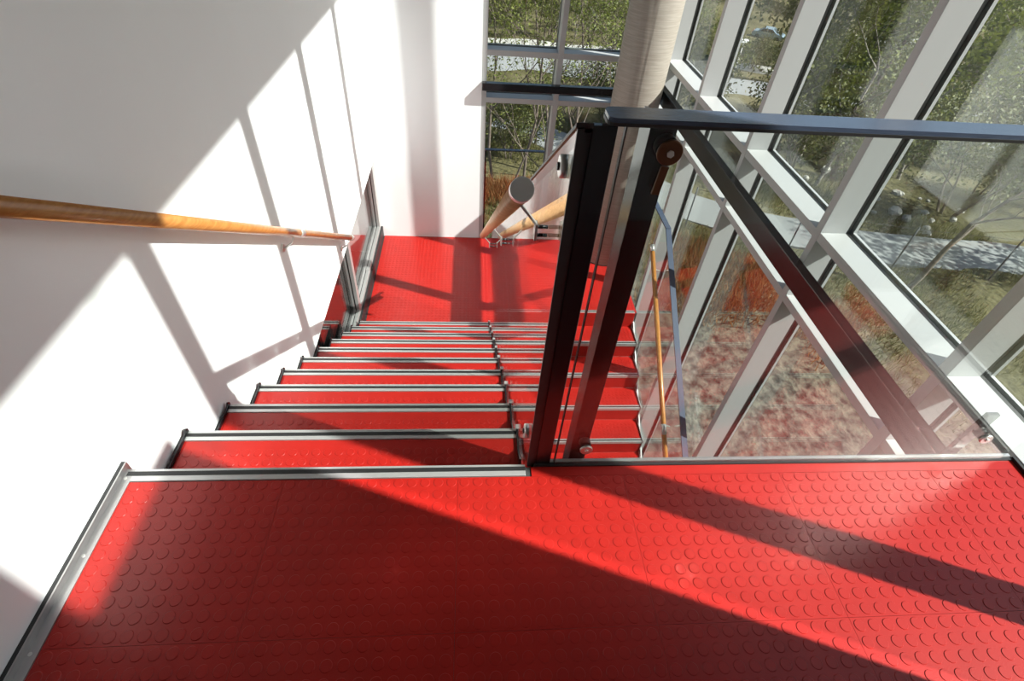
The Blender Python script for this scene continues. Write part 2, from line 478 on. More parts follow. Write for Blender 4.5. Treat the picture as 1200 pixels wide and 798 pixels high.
for x0, x1 in ((0.145, 0.795), (0.843, 1.490), (1.538, XT)):
    for z0, z1 in ((-0.453, -0.405), (-0.040, 0.008)):
        t = MB().box(x0, x1, YB + 0.001, YB + 0.139, z0, z1, 0.002).build('transom', 'frame', w2)
        MB().box(x0, x1, YB + 0.139, YB + 0.159, z0 + 0.003, z1 - 0.003).build('gasket', 'black', t)
        MB().box(x0, x1, YB + 0.174, YB + 0.189, z0 - 0.006, z1 + 0.006).build('cover_cap', 'frame', t)
    for z0, z1 in ((-4.12, -0.453), (-0.405, -0.040), (0.008, HEAD)):
        MB().box(x0 - 0.02, x1 + 0.02, YB + 0.16, YB + 0.174, z0 - 0.02, z1 + 0.02).build('pane', 'glass', w2)
rel(w2)
w3 = tag(empty('window_3', (-1.05, 3.0, -2.0)), 'low strip window in aluminium frame under the left wall', kind='structure')
xa, xb = -1.003, -1.064
t = MB().box(-1.034, xa, 2.45, YB - 0.005, -1.850, -1.810, 0.002).box(xb, -1.042, 2.45, YB - 0.005, -1.850, -1.815, 0.002).build('bottom_rail', 'alu', w3)
MB().box(-1.043, -1.033, 2.45, YB - 0.005, -1.855, -1.818).build('rail_groove', 'black', t)
MB().box(-1.09, -0.984, 2.64, YB - 0.004, -2.10, -1.850).build('upstand', 'black', w3)
for y0, y1 in ((2.80, 2.86), (4.22, 4.285)):
    t = MB().box(-1.034, xa, y0, y1, -1.810, -1.07, 0.002).box(xb, -1.042, y0 + 0.004, y1 - 0.004, -1.815, -1.07, 0.002).build('jamb', 'alu', w3)
    MB().box(-1.043, -1.033, y0 + 0.003, y1 - 0.003, -1.818, -1.07).build('jamb_groove', 'black', t)
MB().box(-1.036, -1.001, 3.40, 3.46, -1.811, -1.805).build('joint_cover', 'alu', w3)
for y0, y1 in ((1.36, 2.80), (2.86, 4.22)):
    MB().box(-1.072, -1.062, y0, y1, -1.82 if y0 > 2 else -2.2, -1.05).build('pane', 'guardglass', w3)
rel(w3)

# ------------------------------------------------------------------ stairs
st = tag(empty('staircase', (-0.4, 0.1, -1.9)), 'upper flight of red rubber steps with aluminium nosings beside the white wall', 'staircase')
tread_me = rubber(0, 1.125, 0, RUN - 0.040, 14).mesh('rubber_tread')
XL, XR = -0.972, 0.172
for i in range(1, 11):
    y0, y1, z = (i - 1) * RUN, i * RUN, -i * RISE
    s = MB().box(XL, XR, y0 - 0.012, y1, z - 0.04, z - 0.004).box(XL, XR, y1 - 0.014, y1, z - RISE, z - 0.004).build('step', 'red', st)
    link(tread_me, 'rubber_tread', 'red', s, (XL + 0.008, y0, z))
    MB().box(XL, XR, y1 - 0.038, y1 + 0.003, z - 0.004, z + 0.0035, 0.0012).box(XL, XR, y1, y1 + 0.003, z - 0.03, z).build('nosing', 'alu', s)
    MB().box(XL, XR, y1 - 0.023, y1 - 0.009, z + 0.003, z + 0.0046).build('nosing_insert', 'black', s)
    for x0, x1, nm in ((XL - 0.007, XL, 'side_plate'), (XR, XR + 0.007, 'side_plate')):
        MB().prism([(y0 - 0.004, z - 0.06), (y1 - 0.02, z - RISE - 0.05), (y1 + 0.008, z - RISE - 0.05), (y1 + 0.004, z + 0.016), (y1 - 0.006, z + 0.024), (y1 - 0.02, z + 0.012), (y0 + 0.006, z + 0.012), (y0 - 0.004, z + 0.05)], 'x', x0, x1).build(nm, 'steel', s)
    MB().box(XR - 0.002, XR + 0.009, y1 - 0.012, y1 + 0.006, z + 0.004, z + 0.026, 0.002).build('end_cap', 'alu', s)
MB().bar((XR + 0.002, 0.04, -0.20), (XR + 0.002, 10.6 * RUN, -10.6 * RISE - 0.16), 0.006, 0.20).build('stringer', 'steel', st)
rel(st)

s2 = tag(empty('staircase.001', (0.9, 2.0, -3.9)), 'lower flight of red steps seen through the glass guard, rising away from view', 'staircase')
XL2, XR2 = 0.250, 1.665
tread2 = rubber(0, 1.40, 0, RUN - 0.040, 10).mesh('rubber_tread')
for j in range(1, 12):
    y0, y1, z = 3.0 - 0.010 - j * RUN, 3.0 - 0.010 - (j - 1) * RUN, ZL - j * RISE
    if z < -3.98: continue
    s = MB().box(XL2, XR2, y0, y1 + 0.002, z - 0.04, z - 0.004).box(XL2, XR2, y0, y0 + 0.012, z - RISE, z - 0.004).build('step', 'red', s2)
    link(tread2, 'rubber_tread', 'red', s, (XL2 + 0.008, y0 + 0.038, z))
    MB().box(XL2, XR2, y0 - 0.003, y0 + 0.036, z - 0.004, z + 0.0035, 0.0012).box(XL2, XR2, y0 - 0.003, y0, z - 0.03, z).build('nosing', 'alu', s)
    MB().box(XL2, XR2, y0 + 0.009, y0 + 0.022, z + 0.003, z + 0.0046).build('nosing_insert', 'black', s)
    MB().prism([(y0 - 0.006, z - RISE - 0.02), (y0 - 0.006, z + 0.012), (y1 - 0.01, z + 0.02), (y1 + 0.002, z + RISE * 0.9), (y1 + 0.002, z - 0.10)], 'x', XR2, XR2 + 0.008).build('side_plate', 'alu', s)
MB().bar((XR2 + 0.014, 3.05, ZL - 0.17), (XR2 + 0.014, 0.6, ZL - 0.17 - 2.45 * SL), 0.010, 0.16).build('stringer', 'alu', s2)
MB().bar((XL2 - 0.008, 3.0, ZL - 0.17), (XL2 - 0.008, 0.55, ZL - 0.17 - 2.45 * SL), 0.010, 0.20).build('stringer', 'steel', s2)
rel(s2)

# ------------------------------------------------------------------ handrails
def disc_x(x0, x1, y, z, r): return MB().tube([(x0, y, z), (x1, y, z)], r, 24)
def disc_y(y0, y1, x, z, r): return MB().tube([(x, y0, z), (x, y1, z)], r, 24)
h1 = tag(empty('handrail', (XW, 0.2, 0.6)), 'round golden wooden handrail fixed along the white left wall', 'handrail')
hx = XW + 0.068
def zl(y): return 0.858 - 0.676 * y
MB().tube([(hx, -0.35, zl(-0.35)), (hx, 2.60, zl(2.60))], 0.0225, 24).build('rail', 'wood', h1)
MB().tube([(hx, 2.60, zl(2.60)), (hx, 2.66, zl(2.66))], 0.0228, 24).build('end_cap', 'stainless', h1)
for y in (1.62,):
    MB().tube([(hx, y - 0.03, zl(y - 0.03)), (hx, y + 0.03, zl(y + 0.03))], 0.0234, 24).build('joint_sleeve', 'stainless', h1)
for y in (-0.1, 1.52, 2.57):
    b = MB().tube([(hx, y, zl(y) - 0.02), (hx - 0.012, y - 0.01, zl(y) - 0.06), (XW + 0.012, y - 0.02, zl(y) - 0.085)], 0.006, 10).build('bracket', 'stainless', h1)
    MB().tube([(XW, y - 0.02, zl(y) - 0.085), (XW + 0.010, y - 0.02, zl(y) - 0.085)], 0.022, 20).build('wall_plate', 'stainless', b)
rel(h1)

h2 = tag(empty('handrail.001', (0.105, 0.1, 0.86)), 'round wooden handrail with brushed steel end cap on the centre glass guard', 'handrail')
cx = 0.105
def zc(y): return 0.93 - SL * y
MB().tube([(cx, 0.11, zc(0.11)), (cx, 2.80, zc(2.80))], 0.0245, 28).build('rail', 'litwood', h2)
cap = MB().tube([(0, 0, -0.030), (0, 0, -0.002), (0, 0, 0)], [0.0256, 0.0256, 0.0243], 36).build('end_cap', 'brushed', h2)
cap.matrix_local = Matrix.Translation((cx, 0.100, zc(0.100))) @ Vector((0, -1, SL)).to_track_quat('Z', 'Y').to_matrix().to_4x4()
MB().tube([(cx, 2.76, zc(2.76)), (cx, 2.81, zc(2.81))], 0.0252, 24).build('end_cap', 'stainless', h2)
for y in (0.16, 1.25, 2.50):
    b = MB().bar((cx + 0.004, y, zc(y) - 0.024), (0.150, y, zc(y) - 0.075), 0.010, 0.005, Vector((0, 1, 0))).bar((0.150, y, zc(y) - 0.072), (0.150, y, zc(y) - 0.112), 0.022, 0.006, Vector((0, 1, 0))).build('bracket', 'stainless', h2)
    for dz in (-0.082, -0.104):
        MB().tube([(0.147, y, zc(y) + dz), (0.178, y, zc(y) + dz)], 0.0045, 12).build('bolt', 'steel', b)
rel(h2)

h3 = tag(empty('handrail.002', (1.58, 2.8, -1.1)), 'slim wooden handrail beside the lower flight on the glass guard', 'handrail')
def z3(y): return -1.09 - 0.70 * (2.84 - y)
MB().tube([(1.58, 2.82, z3(2.82)), (1.58, 0.75, z3(0.75))], 0.020, 20).build('rail', 'wood', h3)
MB().tube([(1.58, 2.86, z3(2.86)), (1.58, 2.81, z3(2.81))], 0.0206, 20).build('end_cap', 'stainless', h3)
MB().tube([(1.58, 1.60, z3(1.60)), (1.58, 1.53, z3(1.53))], 0.0210, 20).build('joint_sleeve', 'stainless', h3)
for y in (2.72, 1.62):
    MB().tube([(1.58, y, z3(y) - 0.018), (1.61, y, z3(y) - 0.06), (1.655, y, z3(y) - 0.075)], 0.006, 10).build('bracket', 'stainless', h3)
rel(h3)

# ------------------------------------------------------------------ glass guards
gA = tag(empty('glass_guard', (0.3, 0.03, 0.0)), 'clear glass guard across the upper landing with flat dark top rail', 'glass guard')
def rail_flat(x0, x1, yc, hw, z0, z1, seg=8):
    pts = [(x1, yc - hw), (x1, yc + hw)] + [(x0 + 0.014 - 0.014 * math.sin(math.pi / 2 * k / 4), yc + hw - 0.014 + 0.014 * math.cos(math.pi / 2 * k / 4)) for k in range(5)] + [(x0 + 0.014 - 0.014 * math.cos(math.pi / 2 * k / 4), yc - hw + 0.014 - 0.014 * math.sin(math.pi / 2 * k / 4)) for k in range(5)]
    mb = MB().prism(pts, 'z', z0, z1)
    return mb
rail_flat(0.226, 1.80, 0.010, 0.026, 1.046, 1.054).build('top_rail', 'skybluesteel', gA)
rail_flat(0.225, 1.80, 0.010, 0.0268, 1.0405, 1.0462).build('rail_underside', 'black', gA)  # black lip added to keep the bar's front edge dark
MB().box(0.262, 1.745, -0.006, 0.006, 0.012, 1.042).build('pane', 'sunspreadglass', gA)
MB().box(0.2595, 0.262, -0.006, 0.006, 0.012, 1.042).build('glass_edge', 'black', gA)  # black strip stands for the dark-looking cut edge of the glass
po = MB().box(0.318, 0.362, 0.026, 0.040, -0.15, 1.040, 0.0015).build('post', 'steel', gA)
MB().box(0.312, 0.320, 0.026, 0.085, -0.15, 1.040).build('post_flange', 'steel', gA)
def clamp_y(x, z, m, parent, r=0.019):
    c = MB().tube([(x, -0.012, z), (x, -0.010, z), (x, -0.006, z)], [r * 0.92, r, r], 28).build('clamp_disc', m, parent)
    MB().tube([(x, -0.016, z), (x, -0.011, z)], 0.0065, 6).build('bolt', 'stainless', c)
    MB().tube([(x, 0.006, z), (x, 0.028, z)], r * 0.9, 20).build('spacer', 'black', c)
clamp_y(0.345, 0.996, 'bronze', gA, 0.023)
clamp_y(0.347, 0.090, 'stainless', gA)
clamp_y(1.605, 0.125, 'stainless', gA)
po = MB().box(1.585, 1.625, 0.026, 0.040, -0.15, 0.20, 0.0015).build('foot_post', 'steel', gA)
MB().bar((0.343, -0.010, 0.972), (0.338, -0.010, 0.918), 0.014, 0.005).build('clamp_strap', 'bronze', gA)
rel(gA)

gB = tag(empty('glass_guard.001', (0.2, 0.03, -0.1)), 'sloping glass guard between the two flights, with thick black end post', 'glass guard')
xg = 0.185
MB().box(0.205, 0.248, 0.0, 0.014, -0.16, 1.034, 0.0015).box(0.205, 0.217, 0.014, 0.06, -0.16, 1.0).build('post', 'steel', gB)
def zr(y): return 1.045 - SL * max(0.0, y - 0.03)
tr = MB().prism([(0.0, 1.030), (2.86, 1.030 - SL * 2.86), (2.86, 1.038 - SL * 2.86), (0.0, 1.038)], 'x', 0.176, 0.206).build('top_rail', 'black', gB)
MB().box(0.1925, 0.2045, 0.003, 0.05, -0.16, 1.02).build('dark_gap_fill', 'black', gB)  # black fill added so the gap between glass and post looks shaded
seams = [0.0, 0.95, 1.90, 2.84]
for a, b in zip(seams[:-1], seams[1:]):
    a2 = a + 0.004
    lo = lambda y: -0.10 - SL * y
    top = lambda y: 1.030 - SL * y
    pts = [(a2, lo(a2)), (b, lo(b)), (b, top(b))] + [(a2, top(a2))]
    MB().prism(pts, 'x', xg - 0.006, xg + 0.006).build('pane', 'guardglass', gB)
MB().box(xg - 0.0062, xg + 0.0062, -0.003, 0.003, -0.09, 1.028).build('glass_edge', 'black', gB)  # black strip drawing the end of the glass, which looks dark end-on
for y, z in ((0.055, 0.935), (0.055, 0.10)):
    c = MB().tube([(0.166, y, z), (0.169, y, z), (0.179, y, z)], [0.020, 0.022, 0.022], 28).build('clamp_disc', 'stainless', gB)
    MB().tube([(0.162, y, z), (0.167, y, z)], 0.008, 6).build('bolt', 'black', c)
    MB().tube([(0.191, y, z), (0.206, y, z)], 0.018, 18).build('spacer', 'black', c)
for z in (0.690, 0.725):
    MB().tube([(0.191, 0.06, z), (0.206, 0.06, z)], 0.010, 14).build('spacer', 'black', gB)
rel(gB)

gC = tag(empty('glass_guard.002', (1.66, 2.0, -2.2)), 'glass guard along the outer side of the lower flight with blue grey flat rail', 'glass guard')
kx, ky, kz = 1.672, 2.85, -0.90
MB().bar((kx, 3.78, kz), (kx, ky - 0.01, kz), 0.045, 0.012).bar((kx, ky, kz), (kx, 0.6, kz - SL * (ky - 0.6)), 0.045, 0.012).build('top_rail', 'skybluesteel', gC)
for a, b in ((2.97, 1.95), (1.944, 0.95)):
    zt = lambda y: kz - 0.01 - SL * max(0, ky - y)
    zb = lambda y: ZL - 0.06 - SL * (2.97 - y)
    pts = [(a, zb(a)), (b, zb(b)), (b, zt(b))] + ([(ky, zt(ky))] if a > ky else []) + [(a, zt(a))]
    MB().prism(pts, 'x', kx + 0.004, kx + 0.014).build('pane', 'guardglass', gC)
MB().box(kx - 0.014, kx + 0.014, 3.72, 3.76, ZL - 0.10, kz).build('post', 'steel', gC)
rel(gC)

gD = tag(empty('guard_rail', (0.8, 4.6, ZL)), 'slim blue grey guard rail on dark posts just outside the back window', 'railing')
MB().box(0.090, 1.70, 4.575, 4.615, -1.052, -1.040).build('top_rail', 'skybluesteel', gD)
for px_ in (0.158, 1.30):
    MB().box(px_ - 0.012, px_ + 0.012, 4.583, 4.607, -2.35, -1.052).build('post', 'steel', gD)
    MB().box(px_ - 0.012, px_ + 0.012, 4.488, 4.583, -2.32, -2.28).build('bracket', 'steel', gD)
rel(gD)

# ------------------------------------------------------------------ steel beams and column
tag(MB().box(1.752, 1.812, -0.6, 4.26, -0.305, -0.182, 0.004).build('steel_beam', 'steel'), 'long black steel beam along the right curtain wall at landing height', 'beam')
tag(MB().box(0.102, 1.752, 4.235, 4.298, -0.325, -0.258, 0.004).build('steel_beam.001', 'steel'), 'short black steel beam across the back window', 'beam')
c0 = tag(empty('concrete_column', (1.508, 4.006, -4.0)), 'round board-marked concrete column at the corner of the mid landing', 'column')
MB().tube([(1.508, 4.006, -4.1), (1.508, 4.006, HEAD)], 0.221, 64).build('shaft', 'concrete', c0)
MB().tube([(1.508, 4.006, ZL - 0.002), (1.508, 4.006, ZL + 0.010)], 0.227, 64).build('base_ring', 'black', c0)
rel(c0)

# ------------------------------------------------------------------ outdoors: ground and roads
GX, GY = 0.0, 0.0
def gz(x, y):
    d = math.hypot(x, y)
    z = -7.6
    if d > 20: z -= (min(d, 85) - 20) * 0.13
    if d > 105: z += (min(d, 260) - 105) * 0.16
    return z + 0.10 * math.sin(x * 0.9) * math.cos(y * 0.7) * min(1, d / 10)
def terrain():
    mb = MB()
    radii = [0, 3, 5, 7, 9, 11, 13, 15, 17, 19, 21, 24, 27, 31, 35, 40, 46, 53, 61, 70, 80, 92, 105, 120, 140, 165, 200, 260, 330]
    n = 96
    vs = []
    for r in radii:
        for k in range(n):
            a = 2 * math.pi * k / n
            x, y = r * math.sin(a), r * math.cos(a)
            vs.append((x, y, gz(x, y)))
    fs = []
    for i in range(len(radii) - 1):
        for k in range(n):
            k2 = (k + 1) % n
            q = (i * n + k, i * n + k2, (i + 1) * n + k2, (i + 1) * n + k)
            fs.append(q if i else (k, n + k2, n + k))
    mb.add(vs, fs, True)
    return mb
tag(terrain().build('ground', 'ground'), 'rough soil and dry grass around the building', kind='structure')
def ribbon(name, pts, w, m, label, dz=0.06):
    P = []
    for (a, b) in zip(pts[:-1], pts[1:]):
        for k in range(8):
            t = k / 8
            P.append((a[0] + (b[0] - a[0]) * t, a[1] + (b[1] - a[1]) * t))
    P.append(pts[-1])
    mb = MB(); vs = []; fs = []
    for i, q in enumerate(P):
        a = Vector(P[max(i - 1, 0)]); b = Vector(P[min(i + 1, len(P) - 1)])
        d = (b - a).normalized(); nrm = Vector((-d.y, d.x))
        for s_, zz in ((-1, -0.4), (-1, dz), (1, dz), (1, -0.4)):
            x, y = q[0] + nrm.x * s_ * w / 2, q[1] + nrm.y * s_ * w / 2
            vs.append((x, y, gz(q[0], q[1]) + zz))
    for i in range(len(P) - 1):
        for k in range(3):
            fs.append((i * 4 + k, (i + 1) * 4 + k, (i + 1) * 4 + k + 1, i * 4 + k + 1))
    mb.add(vs, fs)
    return tag(mb.build(name, m), label, kind='structure')
ROADS = [([(34, 12.5), (25, 12.7), (19, 12.8), (13.1, 12.85), (10.8, 13.7), (7.7, 15.3), (5.2, 18.0), (3.0, 21.8), (-2, 24.5), (-10, 26)], 1.95),
         ([(52, 2), (44, 20), (33, 31), (20, 36), (9, 37), (0, 37.5), (-12, 36.5)], 7.0),
         ([(66, 4), (56, 24), (42, 40), (27, 48), (12, 49.5), (0, 50.5), (-14, 49)], 3.0),
         ([(82, 8), (72, 38), (60, 57), (41, 76), (20, 83), (0, 87)], 5.5)]
ribbon('road', ROADS[0][0], ROADS[0][1], 'asphalt', 'grey asphalt lane curving past the building')
ribbon('road.001', ROADS[1][0], ROADS[1][1], 'asphalt', 'second grey road beyond the first shrubs')
ribbon('path', ROADS[2][0], ROADS[2][1], 'gravel', 'pale gravel path beyond the second road')
ribbon('road.002', ROADS[3][0], ROADS[3][1], 'gravel', 'far pale road with a parked car')
def seg_dist(p, a, b):
    a = Vector(a); b = Vector(b); p = Vector(p); d = b - a
    t = max(0, min(1, (p - a).dot(d) / d.length_squared))
    return (p - a - d * t).length
def off_road(x, y, mrg):
    return all(seg_dist((x, y), a, b) > w / 2 + mrg for pts, w in ROADS for a, b in zip(pts[:-1], pts[1:]))
def polar(az, d):
    a = math.radians(az)
    return d * math.sin(a), d * math.cos(a)

# ------------------------------------------------------------------ plants
def limb(mb, p, d, ln, r, depth, tips, rnd, up=0.25, seg=5):
    pts = [p.copy()]; rs = [r]
    n = 4
    for k in range(n):
        d = (d + Vector((rnd.uniform(-1, 1), rnd.uniform(-1, 1), rnd.uniform(-0.6, 1) * up * 2)) * 0.22).normalized()
        p = p + d * ln / n
        pts.append(p.copy()); rs.append(r * (1 - 0.55 * (k + 1) / n))
        if depth > 0 and k >= 1:
            for _ in range(1 if k < n - 1 else 2):
                s = d.orthogonal(); s.rotate(Matrix.Rotation(rnd.uniform(0, 6.28), 3, d))
                limb(mb, p, (d * 0.8 + s * rnd.uniform(0.5, 0.95) + Vector((0, 0, up))).normalized(), ln * rnd.uniform(0.5, 0.7), rs[-1] * 0.62, depth - 1, tips, rnd, up, max(3, seg - 1))
        if depth <= 1: tips.append(p.copy())
    mb.tube(pts, rs, seg, False)
def leaves(mb, tips, n, size, spread, rnd):
    for _ in range(n):
        t = rnd.choice(tips)
        c = t + Vector((rnd.gauss(0, spread), rnd.gauss(0, spread), rnd.gauss(0, spread * 0.8)))
        a = Vector((rnd.uniform(-1, 1), rnd.uniform(-1, 1), rnd.uniform(-1, 1))).normalized()
        b = a.orthogonal().normalized() * size * rnd.uniform(0.5, 1.0) * 0.6
        a = a * size * rnd.uniform(0.6, 1.1)
        mb.add([c - a, c + b, c + a, c - b], [(0, 1, 2, 3)])
def tree_meshes(seed, h, nleaf, lsize, spread, depth=2, r=0.09, up=0.25, stems=1):
    rnd = random.Random(seed)
    tk = MB(); tips = []
    for k in range(stems):
        off = Vector((rnd.uniform(-0.5, 0.5), rnd.uniform(-0.5, 0.5), 0)) * (0 if stems == 1 else 1)
        limb(tk, Vector((0, 0, -0.2)) + off * 0.4, (Vector((0, 0, 1)) + off * 0.7).normalized(), h * 0.75, r, depth, tips, rnd, up, 7)
    lf = MB()
    tips2 = [t for t in tips if t.z > h * 0.12] or tips
    if nleaf: leaves(lf, tips2, nleaf, lsize, spread, rnd)
    return tk.mesh('trunk'), (lf.mesh('foliage') if nleaf else None)
def make_plant(name, meshes, bark, leafm, cat):
    o = empty(name)
    link(meshes[0], 'trunk', bark, o)
    if meshes[1]: link(meshes[1], 'foliage', leafm, o)
    o['category'] = cat
    return o
def protos(name, n, bark, leafm, cat, **kw):
    return [make_plant(name, tree_meshes(100 + i + len(name), **kw), bark, leafm, cat) for i in range(n)]
used = set()
def put(pl, x, y, label, group, sc=1.0, rz=None):
    o = pl
    if o.name in used: o = copy_tree(pl)
    used.add(o.name)
    o.location = (x, y, gz(x, y)); o.rotation_euler = (0, 0, random.uniform(0, 6.28) if rz is None else rz)
    o.scale = (sc, sc, sc * random.uniform(0.9, 1.1))
    o['label'] = label
    if group: o['group'] = group
    return o
birch = protos('birch_tree', 3, 'palebark', 'leaf', 'tree', h=8.0, nleaf=5200, lsize=0.12, spread=0.42, depth=3, r=0.10)
thin = protos('young_birch', 3, 'bark', 'leaf', 'tree', h=6.5, nleaf=1400, lsize=0.055, spread=0.22, depth=3, r=0.05, up=0.5)
shrub = protos('leafy_shrub', 3, 'bark', 'leaf2', 'shrub', h=2.8, nleaf=3000, lsize=0.085, spread=0.32, depth=2, r=0.05, stems=4)
wood = protos('woodland_tree', 3, 'bark', 'leaf3', 'tree', h=10.0, nleaf=4200, lsize=0.24, spread=0.75, depth=3, r=0.16)
bare = protos('bare_tree', 2, 'bark', None, 'tree', h=6.0, nleaf=0, lsize=0.05, spread=0.2, depth=4, r=0.11, up=0.30)

# nearest saplings behind the back window
SAP = [(-1.5, 17.0, 1.0, 'leftmost'), (1.6, 14.0, 0.9, 'second from left'), (2.8, 16.8, 1.1, 'third from left'), (4.6, 14.8, 0.85, 'fourth from left'), (6.6, 16.4, 1.1, 'fifth from left'), (8.2, 14.4, 0.9, 'sixth from left'), (10.0, 17.5, 1.1, 'sixth from right'), (11.4, 15.2, 0.9, 'fifth from right'), (13.0, 18.0, 1.1, 'fourth from right'), (14.4, 15.6, 0.95, 'third from right'), (16.0, 18.5, 1.0, 'second from right'), (18.0, 17.0, 1.0, 'rightmost')]
for k, (az, d, sc_, wh) in enumerate(SAP):
    x, y = polar(az, d)
    put(thin[k % 3], x, y, 'slender young birch with small leaves beyond the back window, %s of the twelve' % wh, 'young birches behind the back window', sc_)
for k, (az, d, sc_, wh) in enumerate([(0.5, 20.0, 0.7, 'leftmost'), (4.4, 18.6, 0.6, 'second from left'), (7.4, 20.5, 0.75, 'middle'), (11.0, 26.5, 0.8, 'second from right'), (15.0, 24.0, 0.8, 'rightmost')]):
    x, y = polar(az, d)
    put(shrub[k % 3], x, y, 'low twiggy shrub among the young birches behind the back window, %s of five' % wh, 'low shrubs behind the back window', sc_)
for k, (az, d, sc_, wh) in enumerate([(24.6, 55.0, 0.75, 'leftmost'), (25.8, 58.5, 0.7, 'second from left'), (27.4, 54.5, 0.75, 'middle'), (28.8, 57.5, 0.7, 'second from right'), (30.4, 54.5, 0.8, 'rightmost')]):
    x, y = polar(az, d)
    put(shrub[k % 3], x, y, 'low green shrub on the slope below the silver blue car, %s of five' % wh, 'shrubs below the car', sc_)
for k, (az, d, sc_, wh) in enumerate([(32.5, 23.5, 0.8, 'leftmost'), (35.5, 26.0, 0.85, 'second from left'), (38.0, 22.8, 0.8, 'middle'), (41.0, 25.5, 0.9, 'second from right'), (44.0, 28.5, 0.9, 'rightmost')]):
    x, y = polar(az, d)
    put(birch[k % 3], x, y, 'leafy birch on the stony bank just past the lane, %s of five' % wh, 'birches on the stony bank', sc_)
rs = random.Random(3)
# shrubs and birches past the lane
n = 0
PTS = []
KEEP = [(polar(38.6, 78), 8.0), (polar(37.4, 62), 3.0), (polar(26.2, 45.5), 2.0)]     # house and lamp posts stand clear
def apart(x, y, m):
    if any(math.hypot(x - q[0], y - q[1]) < c for q, c in KEEP): return False
    if any(math.hypot(x - a, y - b) < m for a, b in PTS): return False
    PTS.append((x, y)); return True
while n < 22:
    az, d = rs.uniform(16, 62), rs.uniform(22, 37)
    x, y = polar(az, d)
    if not off_road(x, y, 1.2) or (23 < az < 32) or not apart(x, y, 2.6): continue
    put(shrub[n % 3], x, y, 'bushy olive green shrub between the lane and the gravel path', 'shrubs between lane and path', rs.uniform(0.8, 1.3)); n += 1
n = 0
while n < 34:
    az, d = rs.uniform(-4, 64), rs.uniform(47, 76)
    x, y = polar(az, d)
    if not off_road(x, y, 1.5) or (22 < az < 32.5 and d > 52) or (az < 15 and d < 53) or not apart(x, y, 3.2): continue
    put(shrub[n % 3], x, y, 'rounded green shrub on the slope beyond the gravel path', 'shrubs beyond the gravel path', rs.uniform(0.9, 1.5)); n += 1
n = 0
while n < 34:
    az, d = rs.choice([rs.uniform(-4, 13), rs.uniform(31.5, 66), rs.uniform(31.5, 46)]), rs.uniform(24, 78)
    if az < 14 and d < 60 or 22 < az < 33: continue
    x, y = polar(az, d)
    if not off_road(x, y, 1.0) or not apart(x, y, 3.6): continue
    put(birch[n % 3], x, y, 'spring green birch tree on the slope beyond the lane', 'birches on the slope', rs.uniform(0.75, 1.15)); n += 1
n = 0
while n < 44:
    az, d = rs.uniform(-6, 68), rs.uniform(92, 180)
    x, y = polar(az, d)
    if not apart(x, y, 12.0): continue
    put(wood[n % 3], x, y, 'dark woodland tree on the hillside beyond the far road', 'woodland on the far hillside', rs.uniform(1.0, 1.4)); n += 1
x, y = 12.87, 10.53; put(bare[0], x, y, 'leafless crooked tree beside the near kerb of the lane', None, 0.85, 1.0)
x, y = polar(39.0, 24.5); put(bare[1], x, y, 'dark leafless tree beyond the lane, tall and leaning right', None, 1.25, 2.0)

# ------------------------------------------------------------------ grass (uncountable)
def grass(name, m, n, dmin, dmax, h, az0, az1, label, seed):
    rnd = random.Random(seed)
    mb = MB()
    c = 0
    while c < n:
        az, d = rnd.uniform(az0, az1), rnd.uniform(dmin, dmax)
        x, y = polar(az, d)
        if math.sin(x * 0.8 + seed) * math.sin(y * 0.9 + seed * 2) < rnd.uniform(-0.6, 0.5) or not off_road(x, y, 0.1): continue
        c += 1
        z = gz(x, y)
        a = rnd.uniform(0, 6.28); hh = h * rnd.uniform(0.5, 1.2); w = 0.010 + 0.010 * rnd.random()
        lx, ly = rnd.gauss(0, 0.35) * hh, rnd.gauss(0, 0.35) * hh
        mb.add([(x - w * math.cos(a), y - w * math.sin(a), z - 0.02), (x + w * math.cos(a), y + w * math.sin(a), z - 0.02), (x + lx, y + ly, z + hh)], [(0, 1, 2)])
    return tag(mb.build(name, m), label, 'grass', kind='stuff')
grass('grass', 'grass', 26000, 12.2, 24, 0.24, -5, 66, 'dry yellow green grass between the building and the lane', 1)
grass('dry_stalks', 'rustgrass', 9000, 11.0, 15.2, 0.32, 4, 50, 'rust brown dry stalks in patches near the building', 2)
grass('dry_stalks', 'rustgrass', 3500, 12.5, 16.5, 0.45, -3, 12, 'rust brown dry stalks below the back window', 4)

# ------------------------------------------------------------------ rocks
def rock_mesh(seed):
    rnd = random.Random(seed)
    bm = bmesh.new(); bmesh.ops.create_icosphere(bm, subdivisions=2, radius=1.0)
    for v in bm.verts: v.co *= rnd.uniform(0.75, 1.1); v.co.z *= 0.65
    me = bpy.data.meshes.new('rock'); bm.to_mesh(me); bm.free(); return me
rms = [rock_mesh(i) for i in range(3)]
rr = random.Random(5)
for k in range(22):
    x, y = polar(rr.uniform(36, 50), rr.uniform(21.5, 27))
    if not off_road(x, y, 0.4): continue
    o = link(rms[k % 3], 'rock', 'rock', None, (x, y, gz(x, y) + 0.1))
    s_ = rr.uniform(0.08, 0.26); o.scale = (s_, s_ * rr.uniform(0.7, 1.2), s_); o.rotation_euler = (0, 0, rr.uniform(0, 6))
    tag(o, 'pale boulder on the bank beyond the lane', 'rock', 'boulders on the bank')

# ------------------------------------------------------------------ fence by the lane
fe = tag(empty('fence', (14, 12.4, -7.6)), 'thin dark fence posts with a wire along the near side of the lane', 'fence')
fp = [(22.5, 10.6), (19.4, 11.0), (16.36, 11.33), (13.28, 11.75), (10.2, 12.6), (7.2, 13.9)]
tops = []
for x, y in fp:
    z = gz(x, y)
    MB().tube([(x, y, z - 0.2), (x, y, z + 1.5)], 0.025, 8).build('post', 'pole', fe)
    tops.append((x, y, z + 1.42))
MB().tube(tops, 0.006, 5).build('wire', 'pole', fe)
rel(fe)

